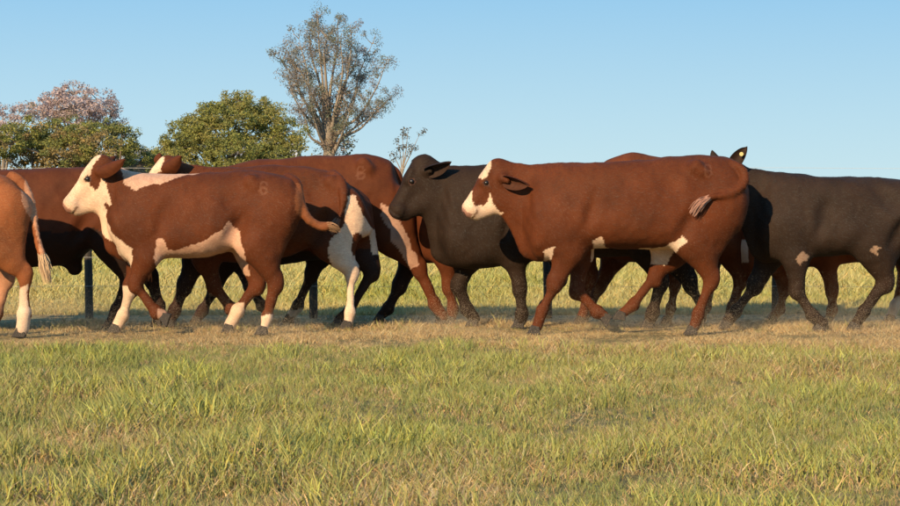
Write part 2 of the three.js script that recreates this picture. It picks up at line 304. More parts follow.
function smin(a, b, k) { const h = k - Math.abs(a - b); return h > 0 ? Math.min(a, b) - h * h / (4 * k) : Math.min(a, b); }
function capsule(a, b, ra, rb, k = .03, zs = 1) {
  const bx = b[0] - a[0], by = b[1] - a[1], bz = (b[2] - a[2]) / zs, az = a[2] / zs, l2 = bx * bx + by * by + bz * bz + 1e-9, sc = zs < 1 ? .5 + .5 * zs : 1;
  return { k, d(x, y, z) { const px = x - a[0], py = y - a[1], pz = z / zs - az, t = clamp((px * bx + py * by + pz * bz) / l2, 0, 1), ex = px - bx * t, ey = py - by * t, ez = pz - bz * t; return (Math.sqrt(ex * ex + ey * ey + ez * ez) - (ra + (rb - ra) * t)) * sc; } };
}
function ellipsoid(c, e1, e2, r, k = .02, cup = 0) {   // e1, e2: unit axes; r: three radii; cup bends it like an ear
  const e3 = [e1[1] * e2[2] - e1[2] * e2[1], e1[2] * e2[0] - e1[0] * e2[2], e1[0] * e2[1] - e1[1] * e2[0]];
  return { k, d(x, y, z) { const p = [x - c[0], y - c[1], z - c[2]]; const u = p[0] * e1[0] + p[1] * e1[1] + p[2] * e1[2], v = p[0] * e2[0] + p[1] * e2[1] + p[2] * e2[2]; let w = p[0] * e3[0] + p[1] * e3[1] + p[2] * e3[2]; w -= cup * v * v; const k0 = Math.hypot(u / r[0], v / r[1], w / r[2]), k1 = Math.hypot(u / (r[0] * r[0]), v / (r[1] * r[1]), w / (r[2] * r[2])) + 1e-9; return Math.max(k0 * (k0 - 1) / k1, -.05); } };
}
function loft(st, k = .05) {                           // trunk through stations [x, top, bottom, half width], metres
  const n = 320, x0 = st[0][0], x1 = st[st.length - 1][0], cy = new Float32Array(n + 1), hh = new Float32Array(n + 1), ww = new Float32Array(n + 1);
  const cr = (p0, p1, p2, p3, t) => .5 * (2 * p1 + (p2 - p0) * t + (2 * p0 - 5 * p1 + 4 * p2 - p3) * t * t + (3 * p1 - p0 - 3 * p2 + p3) * t * t * t);
  const r = .09;
  for (let i = 0; i <= n; i++) {
    const x = x0 + (x1 - x0) * i / n; let s = 0; while (s < st.length - 2 && st[s + 1][0] < x) s++;
    const t = (x - st[s][0]) / (st[s + 1][0] - st[s][0]), A = st[Math.max(0, s - 1)], B = st[s], C = st[s + 1], E = st[Math.min(st.length - 1, s + 2)];
    const tp = cr(A[1], B[1], C[1], E[1], t), bt = cr(A[2], B[2], C[2], E[2], t), w = cr(A[3], B[3], C[3], E[3], t);
    const e = Math.min(1, Math.min(x - x0, x1 - x) / r), q = Math.sqrt(Math.max(.02, 1 - (1 - e) * (1 - e)));
    cy[i] = (tp + bt) / 2; hh[i] = (tp - bt) / 2 * q; ww[i] = w * q;
  }
  return { k, d(x, y, z) {
    const xc = clamp(x, x0 + .004, x1 - .004), f = (xc - x0) / (x1 - x0) * n, i = Math.min(n - 1, Math.floor(f)), t = f - i;
    const c = cy[i] + (cy[i + 1] - cy[i]) * t, h = hh[i] + (hh[i + 1] - hh[i]) * t;
    const dy = (y - c) / h; let w = ww[i] + (ww[i + 1] - ww[i]) * t; w *= 1 - .16 * clamp(dy, -1, 1);
    const dz = z / w, ay = Math.abs(dy), az = Math.abs(dz), q = Math.pow(Math.pow(ay, 2.6) + Math.pow(az, 2.6), 1 / 2.6) + 1e-6;
    const gy = Math.pow(ay / q, 1.6) / h, gz = Math.pow(az / q, 1.6) / w, i0 = Math.max(0, i - 3), i1 = Math.min(n, i + 4), sl = (hh[i1] - hh[i0]) / ((i1 - i0) * (x1 - x0) / n) / h;
    let d = (q - 1) / Math.sqrt(gy * gy + gz * gz + Math.min(sl * sl, 80) * .7);
    const ox = Math.abs(x - xc); if (ox > 0) d = Math.hypot(Math.max(d, 0), ox) + Math.min(d, 0) * (ox < .001 ? 1 : 0);
    return d;
  } };
}
// naive surface nets over a sparse-sampled field
function surfaceNet(prims, carve, hollows, lo, hi, cell, rough) {
  const B = 4, nx = Math.ceil((hi[0] - lo[0]) / cell / B) * B, ny = Math.ceil((hi[1] - lo[1]) / cell / B) * B, nz = Math.ceil((hi[2] - lo[2]) / cell / B) * B;
  const NX = nx + 1, NY = ny + 1, NZ = nz + 1, val = new Float32Array(NX * NY * NZ).fill(1), reach = B * cell * .87 * 2.1 + .02;
  const ds = new Float32Array(prims.length);
  for (let bz = 0; bz <= nz; bz += B) for (let by = 0; by <= ny; by += B) for (let bx = 0; bx <= nx; bx += B) {
    const cx = lo[0] + (bx + 1.5) * cell, cy = lo[1] + (by + 1.5) * cell, cz = lo[2] + (bz + 1.5) * cell;
    let m = 1e9, mm = 1e9;
    for (let i = 0; i < prims.length; i++) { ds[i] = prims[i].d(cx, cy, cz); if (ds[i] < m) m = ds[i]; }
    mm = m;
    if (mm > reach) continue;
    const X1 = Math.min(NX, bx + B), Y1 = Math.min(NY, by + B), Z1 = Math.min(NZ, bz + B);
    if (mm < -reach - .05) { for (let z = bz; z < Z1; z++) for (let y = by; y < Y1; y++) for (let x = bx; x < X1; x++) val[(z * NY + y) * NX + x] = -1; continue; }
    const hol = hollows.filter(p => p.d(cx, cy, cz) < reach + p.k); const act = prims.filter((p, i) => ds[i] < m + reach + .1);
    for (let z = bz; z < Z1; z++) for (let y = by; y < Y1; y++) for (let x = bx; x < X1; x++) {
      const wx = lo[0] + x * cell, wy = lo[1] + y * cell, wz = lo[2] + z * cell;
      let d = 1;
      for (const p of act) d = smin(d, p.d(wx, wy, wz), p.k);
      for (const p of hol) d = -smin(-d, p.d(wx, wy, wz), p.k);
      for (const p of carve) d = Math.max(d, -p.d(wx, wy, wz));
      val[(z * NY + y) * NX + x] = d + (d < .05 && d > -.05 ? rough(wx, wy, wz) : 0);
    }
  }
  const vid = new Int32Array(NX * NY * NZ).fill(-1), pos = [], idx = [];
  const sx = 1, sy = NX, sz = NX * NY, co = [0, sx, sy, sx + sy, sz, sx + sz, sy + sz, sx + sy + sz], ed = [[0, 1], [2, 3], [4, 5], [6, 7], [0, 2], [1, 3], [4, 6], [5, 7], [0, 4], [1, 5], [2, 6], [3, 7]];
  for (let z = 0; z < nz; z++) for (let y = 0; y < ny; y++) for (let x = 0; x < nx; x++) {
    const o = z * sz + y * sy + x; let m = 0;
    for (let c = 0; c < 8; c++) if (val[o + co[c]] < 0) m |= 1 << c;
    if (m === 0 || m === 255) continue;
    let ax = 0, ay = 0, az = 0, n = 0;
    for (const [a, b] of ed) {
      if (((m >> a) & 1) === ((m >> b) & 1)) continue;
      const va = val[o + co[a]], vb = val[o + co[b]], t = va / (va - vb);
      ax += (a & 1) + ((b & 1) - (a & 1)) * t; ay += ((a >> 1) & 1) + (((b >> 1) & 1) - ((a >> 1) & 1)) * t; az += (a >> 2) + ((b >> 2) - (a >> 2)) * t; n++;
    }
    vid[o] = pos.length / 3; pos.push(lo[0] + (x + ax / n) * cell, lo[1] + (y + ay / n) * cell, lo[2] + (z + az / n) * cell);
  }
  for (let z = 1; z < nz; z++) for (let y = 1; y < ny; y++) for (let x = 1; x < nx; x++) {
    const o = z * sz + y * sy + x, i0 = val[o] < 0;
    const quad = (a, b, c, d, f) => { if (a < 0 || b < 0 || c < 0 || d < 0) return; f ? idx.push(a, b, c, a, c, d) : idx.push(a, c, b, a, d, c); };
    if (i0 !== val[o + sx] < 0) quad(vid[o - sy - sz], vid[o - sz], vid[o], vid[o - sy], i0);
    if (i0 !== val[o + sy] < 0) quad(vid[o - sx - sz], vid[o - sx], vid[o], vid[o - sz], i0);
    if (i0 !== val[o + sz] < 0) quad(vid[o - sx - sy], vid[o - sy], vid[o], vid[o - sx], i0);
  }
  return { pos, idx };
}
function inPoly(p, x, y) { let c = false; for (let i = 0, j = p.length - 1; i < p.length; j = i++) if ((p[i][1] > y) !== (p[j][1] > y) && x < (p[j][0] - p[i][0]) * (y - p[i][1]) / (p[j][1] - p[i][1]) + p[i][0]) c = !c; return c; }
// cloven hoof: two claws, toe towards -x, sole at y = 0
const clawGeo = (() => { const sh = new THREE.Shape(); sh.moveTo(-.058, 0); sh.lineTo(.032, 0); sh.lineTo(.026, .05); sh.lineTo(-.022, .06); sh.closePath(); return new THREE.ExtrudeGeometry(sh, { depth: .022, bevelEnabled: true, bevelThickness: .006, bevelSize: .006, bevelSegments: 2 }); })();
const hoofGeo = mergeGeometries([clawGeo.clone().translate(0, .006, .009), clawGeo.clone().translate(0, .006, -.031)]);

const WHITE = [.78, .64, .44], RED = [.108, .0325, .0085], BLACK = [.027, .017, .0095];
function cow(o) {
  if (o.hair === undefined) o.hair = (o.cell || .0095) < .011 ? 34000 : 0;
  const D = o.D, s = D / F;                            // metres per photo pixel in the animal's plane
  const mid = (o.trunk[0][0] + o.trunk[o.trunk.length - 1][0]) / 2, base = at(mid, 200, D); base.y = 0;
  const g = thing(o.name || 'beef_calf', base);
  const L2 = (px, py, z = 0) => { const p = at(px, py, D); return [p.x - base.x, p.y, z]; };
  const toPx = (x, y) => [mid + x / s, HORIZON - (y - CAM_H) / s];
  const sd0 = mid * .37, prims = [], carve = [], hoofs = [], k0 = o.bulk || 1;
  const st = o.trunk.map(t => { const a = L2(t[0], t[1]), b = L2(t[0], t[2]); return [a[0], a[1], b[1], t[3] * k0]; });
  prims.push(loft(st));
  const hgt = i => st[i][1] - st[i][2];
  // head frame: u runs from poll to nose, v up out of the forehead
  const P = L2(...o.head.poll), M = L2(...o.head.nose), HL = Math.hypot(M[0] - P[0], M[1] - P[1]), u = [(M[0] - P[0]) / HL, (M[1] - P[1]) / HL], v = [u[1], -u[0]], tw = Math.sin(o.head.turn || 0);
  const hd = (a, b, z = 0) => [P[0] + HL * (u[0] * a + v[0] * b), P[1] + HL * (u[1] * a + v[1] * b), HL * z + tw * HL * a];
  prims.push(capsule(hd(.10, -.17), hd(.36, -.15), .165 * HL, .165 * HL, .02, .92));
  prims.push(capsule(hd(.34, -.15), hd(.86, -.115), .158 * HL, .128 * HL, .03, .9));
  prims.push(capsule(hd(.885, -.14, .05), hd(.885, -.14, -.05), .13 * HL, .13 * HL, .03));
  prims.push(capsule(hd(.37, -.41), hd(.62, -.32), .20 * HL, .15 * HL, .04, .66));
  prims.push(capsule(hd(.45, -.55), hd(.88, -.275), .12 * HL, .098 * HL, .05, .85));
  for (const z of [1, -1]) {
    prims.push(capsule(hd(.24, -.04, .12 * z), hd(.40, -.07, .125 * z), .05 * HL, .05 * HL, .03));
    carve.push(ellipsoid(hd(.385, -.125, .168 * z), [u[0], u[1], 0], [v[0], v[1], 0], [.042 * HL, .028 * HL, .024 * HL]));
    carve.push(ellipsoid(hd(1.0, -.085, .062 * z), [u[0], u[1], 0], [v[0], v[1], 0], [.022 * HL, .03 * HL, .02 * HL]));
  }
  carve.push(ellipsoid(hd(.985, -.235, 0), [u[0], u[1], 0], [v[0], v[1], 0], [.05 * HL, .006 * HL, .13 * HL]));
  // ears: near one as seen, far one mirrored or given
  const earGeos = [];
  const ear = (e, zz) => {
    const a = L2(e[0], e[1], .095 * zz + (tw * HL * .1)), b = L2(e[2], e[3], (e[5] ?? .17) * zz), d = new THREE.Vector3(b[0] - a[0], b[1] - a[1], b[2] - a[2]), len = d.length(); d.normalize();
    const q = e[6] || [-.35, -.65, .6], n = new THREE.Vector3(q[0], q[1], q[2] * zz); n.addScaledVector(d, -n.dot(d)).normalize();
    const w = d.clone().cross(n), W = e[4] * s * .62, A = new THREE.Vector3(...a), nt = 12, ns = 8, pos = [], idx = [], cc = [], out = o.earC || o.coat || RED;
    for (const side of [0, 1]) for (let i = 0; i <= nt; i++) for (let j = 0; j <= ns; j++) {
      const t = i / nt, v = j / ns * 2 - 1, hw = W * Math.pow(Math.sin(Math.PI * Math.min(1, .16 + .84 * Math.pow(t, .85))), .58) + .0005;
      const p = A.clone().addScaledVector(d, len * (t * 1.08 - .04) * (1 - .05 * v * v)).addScaledVector(w, v * hw * (1 - .18 * v * v)).addScaledVector(n, hw * .75 * v * v - hw * .35 - (side ? .009 * Math.sqrt(1.0001 - v * v) : 0) - len * .1 * t * t + .003 * noise3(t * 5, v * 3, zz + sd0));
      pos.push(p.x, p.y, p.z); const k = .85 + .3 * h3(i, j, side); cc.push(...(side ? out.map(c => c * k) : [(.5 * out[0] + .03) * k, (.5 * out[1] + .018) * k, (.5 * out[2] + .012) * k]));
    }
    const row = ns + 1, off = (nt + 1) * row;
    for (let i = 0; i < nt; i++) for (let j = 0; j < ns; j++) { const f = i * row + j; idx.push(f, f + row, f + 1, f + 1, f + row, f + row + 1); idx.push(off + f, off + f + 1, off + f + row, off + f + 1, off + f + row + 1, off + f + row); }
    earGeos.push({ pos, idx, cc });
    prims.push(capsule([a[0] * .7 + hd(.14, -.2)[0] * .3, a[1] * .7 + hd(.14, -.2)[1] * .3, a[2] * .75], [a[0] + d.x * len * .14, a[1] + d.y * len * .14, a[2] + d.z * len * .14], .036, .02, .03));
    return b;
  };
  const nearEarTip = ear(o.head.ear, 1); ear(o.head.farEar || o.head.ear, -1);
  // neck
  const i2 = 2, ru = .34 * hgt(i2), rl = .25 * hgt(1);
  prims.push(capsule(hd(.12, -.22), [st[i2][0], st[i2][1] - ru - .012, 0], .155 * HL, ru, .07, .62));
  prims.push(capsule(hd(.32, -.40), [st[1][0] + .03, (st[1][1] + st[1][2]) / 2 - .02, 0], .22 * HL, rl * 1.2, .07, .6));
  if (o.crest) prims.push(capsule(L2(...o.crest[0]), L2(...o.crest[1]), .06, .09, .06, .7));
  prims.push(capsule(hd(.46, -.60), [st[1][0] - .01, st[1][2] + rl * .8, 0], .14 * HL, rl * .85, .06, .45));   // dewlap
  // legs
  const R = rng(Math.round(mid * 7 + D * 100)), legN = { nf: 1, ff: -1, nh: 1, fh: -1 }, lk = o.leg || 1;
  for (const key in legN) {
    const J = o.legs[key]; if (!J) continue;
    const sd = legN[key], hind = key[1] === 'h', zt = hind ? [.115, .15, .12, .11, .11] : [.12, .125, .105, .10, .10];
    const p = J.map((q, i) => { const w = at(q[0], q[1], D - sd * zt[i]); return [w.x - base.x, w.y, sd * zt[i] * k0]; });
    const lift = p[4][1] > .075; if (!lift) { p[4][1] = 0; if (p[3][1] < .1) p[3][1] = .1; }
    const hf = [p[4][0], p[4][1], p[4][2]];
    if (hind) {
      prims.push(capsule(p[0], p[1], .155 * lk, .125 * lk, .07, .62));
      prims.push(capsule([p[0][0] + .05, p[0][1] - .03, p[0][2]], [p[1][0] * .45 + p[2][0] * .55 + .02, p[1][1] * .5 + p[2][1] * .5, p[2][2]], .13 * lk, .068 * lk, .06, .7));
      prims.push(capsule(p[1], p[2], .105 * lk, .05 * lk, .05, .8));
      prims.push(capsule([p[2][0] + .012, p[2][1] + .025, p[2][2]], [p[2][0] + .004, p[2][1] - .04, p[2][2]], .04 * lk, .042 * lk, .03, .85));
      prims.push(capsule(p[2], p[3], .038 * lk, .032 * lk, .025, .85)); prims.push(capsule(p[3], [p[3][0], p[3][1] + .012, p[3][2]], .038 * lk, .036 * lk, .02));
    } else {
      const sc = [p[0][0] + .09, p[0][1] + .16, p[0][2] * .8];
      prims.push(capsule(sc, p[0], .10 * lk, .12 * lk, .08, .6));
      prims.push(capsule(p[0], p[1], .12 * lk, .088 * lk, .07, .7));
      prims.push(capsule(p[1], p[2], .082 * lk, .046 * lk, .05, .85));
      prims.push(capsule([p[2][0] - .004, p[2][1] + .02, p[2][2]], [p[2][0] - .004, p[2][1] - .02, p[2][2]], .046 * lk, .044 * lk, .03));
      prims.push(capsule(p[2], p[3], .036 * lk, .031 * lk, .025, .9)); prims.push(capsule(p[3], [p[3][0], p[3][1] + .012, p[3][2]], .037 * lk, .035 * lk, .02));
    }
    const ang = Math.atan2(p[3][1] - p[4][1], p[3][0] - p[4][0]);   // direction up the pastern
    const tilt = lift ? clamp((ang - 1.05) * .75, -1.3, 1.3) : 0;
    const ax = [Math.cos(tilt + 1.35), Math.sin(tilt + 1.35)];
    const cor = [hf[0] + ax[0] * .055, hf[1] + ax[1] * .055, hf[2]];
    prims.push(capsule(p[3], cor, .04 * lk, .036 * lk, .02, .95));
    hoofs.push([hf, tilt]);
  }
  const hollows = [], ne = st.length;
  for (const z of [1, -1]) {
    const f = st[ne - 5], h = st[3], m = st[ne - 4];
    hollows.push(ellipsoid([f[0] + .03, f[1] - .15, z * (f[3] + .035)], [.8, -.6, 0], [.6, .8, 0], [.12, .065, .06], .06));
    hollows.push(ellipsoid([h[0] - .01, (h[1] + h[2]) / 2 + .02, z * (h[3] + .03)], [.25, .97, 0], [.97, -.25, 0], [.19, .04, .05], .05));
    hollows.push(ellipsoid([m[0] - .07, m[2] + .10, z * (m[3] + .04)], [.45, .9, 0], [.9, -.45, 0], [.13, .045, .06], .05));
  }
  // hook bones and tail head
  const e = st.length;
  for (const z of [1, -1]) prims.push(capsule([st[e - 4][0] + .02, st[e - 4][1] - .07, z * st[e - 4][3] * .74], [st[e - 4][0] + .05, st[e - 4][1] - .10, z * st[e - 4][3] * .76], .042, .036, .06));
  for (const b of o.bumps || []) prims.push(capsule(L2(b[0], b[1], b[5] || 0), L2(b[2], b[3], b[6] || b[5] || 0), b[4] * s, b[4] * s * .8, .06, .8));
  // tail
  let tip = null, tdir = null;
  if (o.tail) {
    const T = new THREE.CatmullRomCurve3(o.tail.map(t => new THREE.Vector3(...L2(t[0], t[1], t[2] || 0)))), n = 14;
    for (let i = 0; i < n; i++) { const a = T.getPoint(i / n), b = T.getPoint((i + 1) / n), r = t => (o.tailR || 1) * (.032 - .014 * Math.min(1, t * 1.3)); prims.push(capsule(a.toArray(), b.toArray(), r(i / n), r((i + 1) / n), .015)); }
    tip = T.getPoint(1); tdir = T.getTangent(1);
  }
  // bounds
  const lo = [1e9, -.005, -.36], hi = [-1e9, 0, .36];
  const grow = q => { lo[0] = Math.min(lo[0], q[0] - .1); hi[0] = Math.max(hi[0], q[0] + .1); hi[1] = Math.max(hi[1], q[1] + .08); };
  st.forEach(q => grow([q[0], q[1]])); grow(P); grow(M); for (const k in o.legs) o.legs[k].forEach(q => grow(L2(q[0], q[1]))); if (o.tail) o.tail.forEach(q => grow(L2(q[0], q[1])));
  grow(nearEarTip); if (o.clip) lo[0] = Math.max(lo[0], o.clip);
  const sd = mid * .37;
  const hcx = (P[0] + M[0]) / 2, hcy = (P[1] + M[1]) / 2, hm = (x, y) => .22 + .78 * smooth(.22, .36, Math.hypot(x - hcx, y - hcy));
  const rough = (x, y, z) => hm(x, y) * (.010 * noise3(x * 5 + sd, y * 5, z * 5) + .006 * noise3(x * 10 + sd, y * 7, z * 9) + .0026 * noise3(x * 26, y * 22 + sd, z * 26))
    + .0020 * Math.sin(x * 74 + y * 16 + 2 * noise3(x * 3, y * 3, sd)) * smooth(-.2, .5, noise3(x * 2.5 + sd, y * 3, 4)) * smooth(.62, .75, y) * (1 - smooth(.88, .98, y)) * (1 - smooth(.24, .38, Math.abs(x + .05)))
    + .0024 * Math.sin(x * 95 + y * 34 + 3 * noise3(x * 5, y * 5, sd)) * smooth(st[0][0] - .06, st[0][0] + .02, x) * (1 - smooth(st[1][0], st[2][0], x)) * smooth(.66, .78, y) * (1 - smooth(.94, 1.02, y));
  const net = surfaceNet(prims, carve, hollows, lo, hi, o.cell || .0095, rough);
  // coat
  const col = [], uv = [], eyeC = hd(.385, -.125, 0);
  const red = o.coat || RED, white = o.white || WHITE;
  for (let i = 0; i < net.pos.length; i += 3) {
    const x = net.pos[i], y = net.pos[i + 1], z = net.pos[i + 2];
    uv.push(x, y + z * .7);
    let [px, py] = toPx(x, y);
    const wob = 1.8; px += wob * noise3(x * 18, y * 18, z * 12 + sd) + .6 * noise3(x * 60, y * 60, z * 30); py += wob * noise3(x * 18 + 40, y * 18, z * 12) + .8 * noise3(x * 60 + 9, y * 60, z * 30);
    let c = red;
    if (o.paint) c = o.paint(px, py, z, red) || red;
    for (const w of o.patches || []) if (!(w.side && w.side * z < 0) && !(w.zmax && Math.abs(z) > w.zmax) && inPoly(w.p, px, py)) c = w.c || white;
    // muzzle, nostrils, mouth line
    const du = ((x - P[0]) * u[0] + (y - P[1]) * u[1]) / HL, dv = ((x - P[0]) * v[0] + (y - P[1]) * v[1]) / HL;
    if (du > .5 && du < 1.15 && dv > -.36 && dv < .1) {
      if (du > .945 - .25 * (dv + .1) * (dv > -.1 ? 1 : 0) && dv > -.2) c = o.muzzle || [.42, .25, .18];
      if (du > .965 && Math.hypot(dv + .085, (Math.abs(z - tw * HL) / HL - .062) * 1.2) < .042) c = [.05, .025, .02];
      if (du > .84 && Math.abs(dv + .24) < .016) c = [c[0] * .45, c[1] * .38, c[2] * .33];
    }
    const de = Math.hypot(x - eyeC[0], y - eyeC[1]) / HL; if (de < .056 && du < .6) c = [.09, .05, .035];
    for (const b of o.brand || []) if (z > .05) { const rx = (toPx(x, y)[0] - b[0]), ry = (toPx(x, y)[1] - b[1]), r1 = Math.hypot(rx, ry + 2.6), r2 = Math.hypot(rx, ry - 2.6); if ((Math.abs(r1 - 3.2) < .9 && !(rx > 1.5 && ry > -2)) || (Math.abs(r2 - 3.4) < 1 && !(ry < -1 && rx > 0))) c = [c[0] * 1.15 + .032, c[1] * 1.15 + .028, c[2] * 1.15 + .021]; }
    const mott = 1.12 + .22 * noise3(x * 9 + sd, y * 9, z * 9) + .10 * noise3(x * 38, y * 30, z * 38) + .07 * noise3(x * 120, y * 90, z * 120);
    const hue = .05 * noise3(x * 4 + 20, y * 4, z * 4 + sd);
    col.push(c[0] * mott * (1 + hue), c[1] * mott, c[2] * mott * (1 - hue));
  }
  const nBody = net.pos.length / 3;
  for (const e of earGeos) { const o0 = net.pos.length / 3; for (const v of e.pos) net.pos.push(v); for (const v of e.idx) net.idx.push(v + o0); for (const v of e.cc) col.push(v); for (let i = 0; i < e.pos.length; i += 3) uv.push(e.pos[i], e.pos[i + 1]); }
  const geo = new THREE.BufferGeometry();
  geo.setAttribute('position', new THREE.Float32BufferAttribute(net.pos, 3)); geo.setAttribute('uv', new THREE.Float32BufferAttribute(uv, 2)); geo.setAttribute('color', new THREE.Float32BufferAttribute(col, 3));
  geo.setIndex(net.idx); geo.computeVertexNormals();
  part('body', geo, hideMat, g);
  if (o.hair) {                                        // short coat hair lying back along the hide
    const N = o.hair, im = new THREE.InstancedMesh(hairGeo, hairMat, N), Mx = new THREE.Matrix4(), nn = geo.attributes.normal, C = new THREE.Color(), X = new THREE.Vector3(), Y = new THREE.Vector3(), Z = new THREE.Vector3();
    for (let i = 0; i < N; i++) {
      const q = Math.floor(R() * nBody), n = new THREE.Vector3(nn.getX(q), nn.getY(q), nn.getZ(q)), x = net.pos[q * 3], y = net.pos[q * 3 + 1], z = net.pos[q * 3 + 2];
      const fl = new THREE.Vector3(1, -.55 - (y < .55 ? 1.6 : 0), 0).add(new THREE.Vector3(noise3(x * 6, y * 6, z * 6), noise3(x * 6 + 30, y * 6, z * 6), noise3(x * 6, y * 6 + 30, z * 6)).multiplyScalar(.7)); fl.addScaledVector(n, -fl.dot(n)).normalize();
      Y.copy(fl).addScaledVector(n, .12 + .15 * R()).normalize(); X.crossVectors(Y, n).normalize(); Z.crossVectors(X, Y);
      const l = (.010 + .012 * R()) * (y < .5 ? .7 : 1) * (col[q * 3] > .3 ? .7 : 1), k = col[q * 3] > .3 ? .9 + .22 * R() : .86 + .2 * R(); Mx.makeBasis(X.multiplyScalar(.8 + R() * .6), Y.multiplyScalar(l), Z); Mx.setPosition(x + (R() - .5) * .009, y + (R() - .5) * .009, z + (R() - .5) * .006);
      im.setMatrixAt(i, Mx); im.setColorAt(i, C.setRGB(col[q * 3] * k, col[q * 3 + 1] * k, col[q * 3 + 2] * k));
    }
    im.name = 'coat_hair'; im.userData.kind = 'stuff'; im.castShadow = im.receiveShadow = true; g.add(im);
  }
  for (const z of [1, -1]) { const c = hd(.385, -.125, .160 * z); part('eye', new THREE.SphereGeometry(.040 * HL, 16, 12).translate(...c), eyeMat, g); }
  for (const [hf, tilt] of hoofs) { const h = part('hoof', hoofGeo, hoofMat, g); h.position.set(...hf); h.rotation.z = tilt; h.scale.set(.88, .9, .95); }
  if (tip) {                                           // brush of hair at the end of the tail
    const geos = [], len = (o.switchLen || 24) * s, cw = o.switchC || [red[0] * 1.2, red[1] * 1.2, red[2] * 1.2], side = new THREE.Vector3(-tdir.y, tdir.x, 0), down = new THREE.Vector3(0, -1, 0);
    for (let i = 0; i < 260; i++) {
      const a = R() * 6.283, r = Math.sqrt(R()) * .02, l = len * (.55 + R() * .5), sp = (R() - .5) * .75, st0 = tip.clone().addScaledVector(side, Math.cos(a) * r).addScaledVector(tdir, -.02 - R() * .03); st0.z += Math.sin(a) * r;
      const m = st0.clone().addScaledVector(tdir, l * .5).addScaledVector(side, sp * len * .32 * Math.abs(Math.cos(a))); m.z += (R() - .5) * len * .3;
      const q = m.clone().addScaledVector(tdir, l * .32).addScaledVector(down, l * .2).addScaledVector(side, sp * len * .05);
      const t = tube([st0, m, q], [.0026, .0026, .0008], 3);
      const k = .75 + R() * .5, n = t.attributes.position.count, cc = new Float32Array(n * 3); for (let j = 0; j < n; j++) { cc[j * 3] = cw[0] * k; cc[j * 3 + 1] = cw[1] * k; cc[j * 3 + 2] = cw[2] * k; }
      t.setAttribute('color', new THREE.BufferAttribute(cc, 3)); geos.push(t);
    }
    part('tail_switch', mergeGeometries(geos), hairMat, g);
  }
  if (o.earTag) { const a = L2(o.earTag[0], o.earTag[1], o.earTag[2]); part('ear_tag', new THREE.CylinderGeometry(.014, .014, .005, 18).rotateX(Math.PI / 2).translate(...a), tagMat, g); }
  tag(g, o.label, 'calf', o.group || 'calves trotting in single direction along the fence');
  return g;
}
const hairMat = new THREE.MeshStandardMaterial({ vertexColors: true, roughness: .7, side: THREE.DoubleSide });
const hairGeo = (() => { const g = new THREE.BufferGeometry(), w = .0007; g.setAttribute('position', new THREE.Float32BufferAttribute([-w, 0, 0, w, 0, 0, 0, .6, .0006, 0, 1, 0, -w * .6, .5, 0, w * .6, .5, 0], 3)); g.setAttribute('color', new THREE.Float32BufferAttribute(new Array(18).fill(1), 3)); g.setIndex([0, 1, 5, 0, 5, 4, 4, 5, 3]); g.computeVertexNormals(); return g; })();
const poly = (...a) => { const r = []; for (let i = 0; i < a.length; i += 2) r.push([a[i], a[i + 1]]); return r; };
const box = (x0, y0, x1, y1) => poly(x0, y0, x1, y0, x1, y1, x0, y1);

// red calf with the all-white face, front row
cow({ D: 14, label: 'red calf with full white face and white belly patch, tail swung up behind',
  trunk: [[108, 196, 236, .10], [122, 181, 258, .16], [145, 175, 263, .195], [170, 174, 258, .215], [200, 173, 258, .23], [225, 172, 253, .225], [250, 171, 243, .205], [275, 174, 238, .195], [292, 180, 232, .165], [302, 191, 222, .10]],
  head: { poll: [97, 155], nose: [61, 206], ear: [102, 172, 131, 163, 16, .17, [-.2, -.6, -.62]], farEar: [100, 166, 110, 158, 12, .2] },
  legs: { nf: [[130, 226], [146, 257], [136, 285], [157, 313], [170, 319]], ff: [[132, 226], [141, 258], [131, 288], [123, 315], [116, 330]], nh: [[276, 202], [254, 244], [276, 281], [267, 318], [263, 334]], fh: [[270, 205], [252, 246], [257, 284], [238, 311], [229, 325]] },
  tail: [[289, 179, 0], [297, 186, .07], [301, 202, .11], [309, 218, .13], [321, 226, .13], [331, 226, .13]], tailR: 1.15, switchLen: 17, switchC: [.36, .2, .10],
  brand: [[266, 188]],
  patches: [{ p: poly(95, 146, 103, 150, 100, 160, 93, 171, 91, 178, 91, 185, 96, 190, 101, 188, 103, 178, 108, 182, 113, 196, 116, 205, 112, 207, 109, 201, 106, 204, 108, 212, 110, 224, 50, 226, 50, 190) },
    { p: poly(105, 214, 114, 228, 122, 238, 129, 243, 137, 250, 134, 268, 126, 264, 117, 245, 100, 232) },
    { p: poly(121, 164, 140, 160, 165, 164, 182, 166, 202, 172, 176, 180, 158, 185, 146, 187, 138, 191, 127, 183), c: [.60, .42, .28] },
    { p: poly(162, 237, 168, 239, 172, 250, 192, 246, 210, 238, 227, 229, 232, 220, 240, 228, 248, 252, 248, 275, 160, 275, 159, 255), c: [.56, .38, .25] },
    { p: poly(297, 184, 308, 190, 312, 212, 345, 218, 345, 240, 305, 236, 299, 212), c: [.22, .085, .03] }, { p: box(100, 286, 132, 345), side: -1 }, { p: box(245, 314, 290, 345), side: 1 }, { p: box(210, 302, 243, 345), side: -1 }, { p: box(160, 308, 185, 330), side: 1, c: [.45, .3, .2] }] });
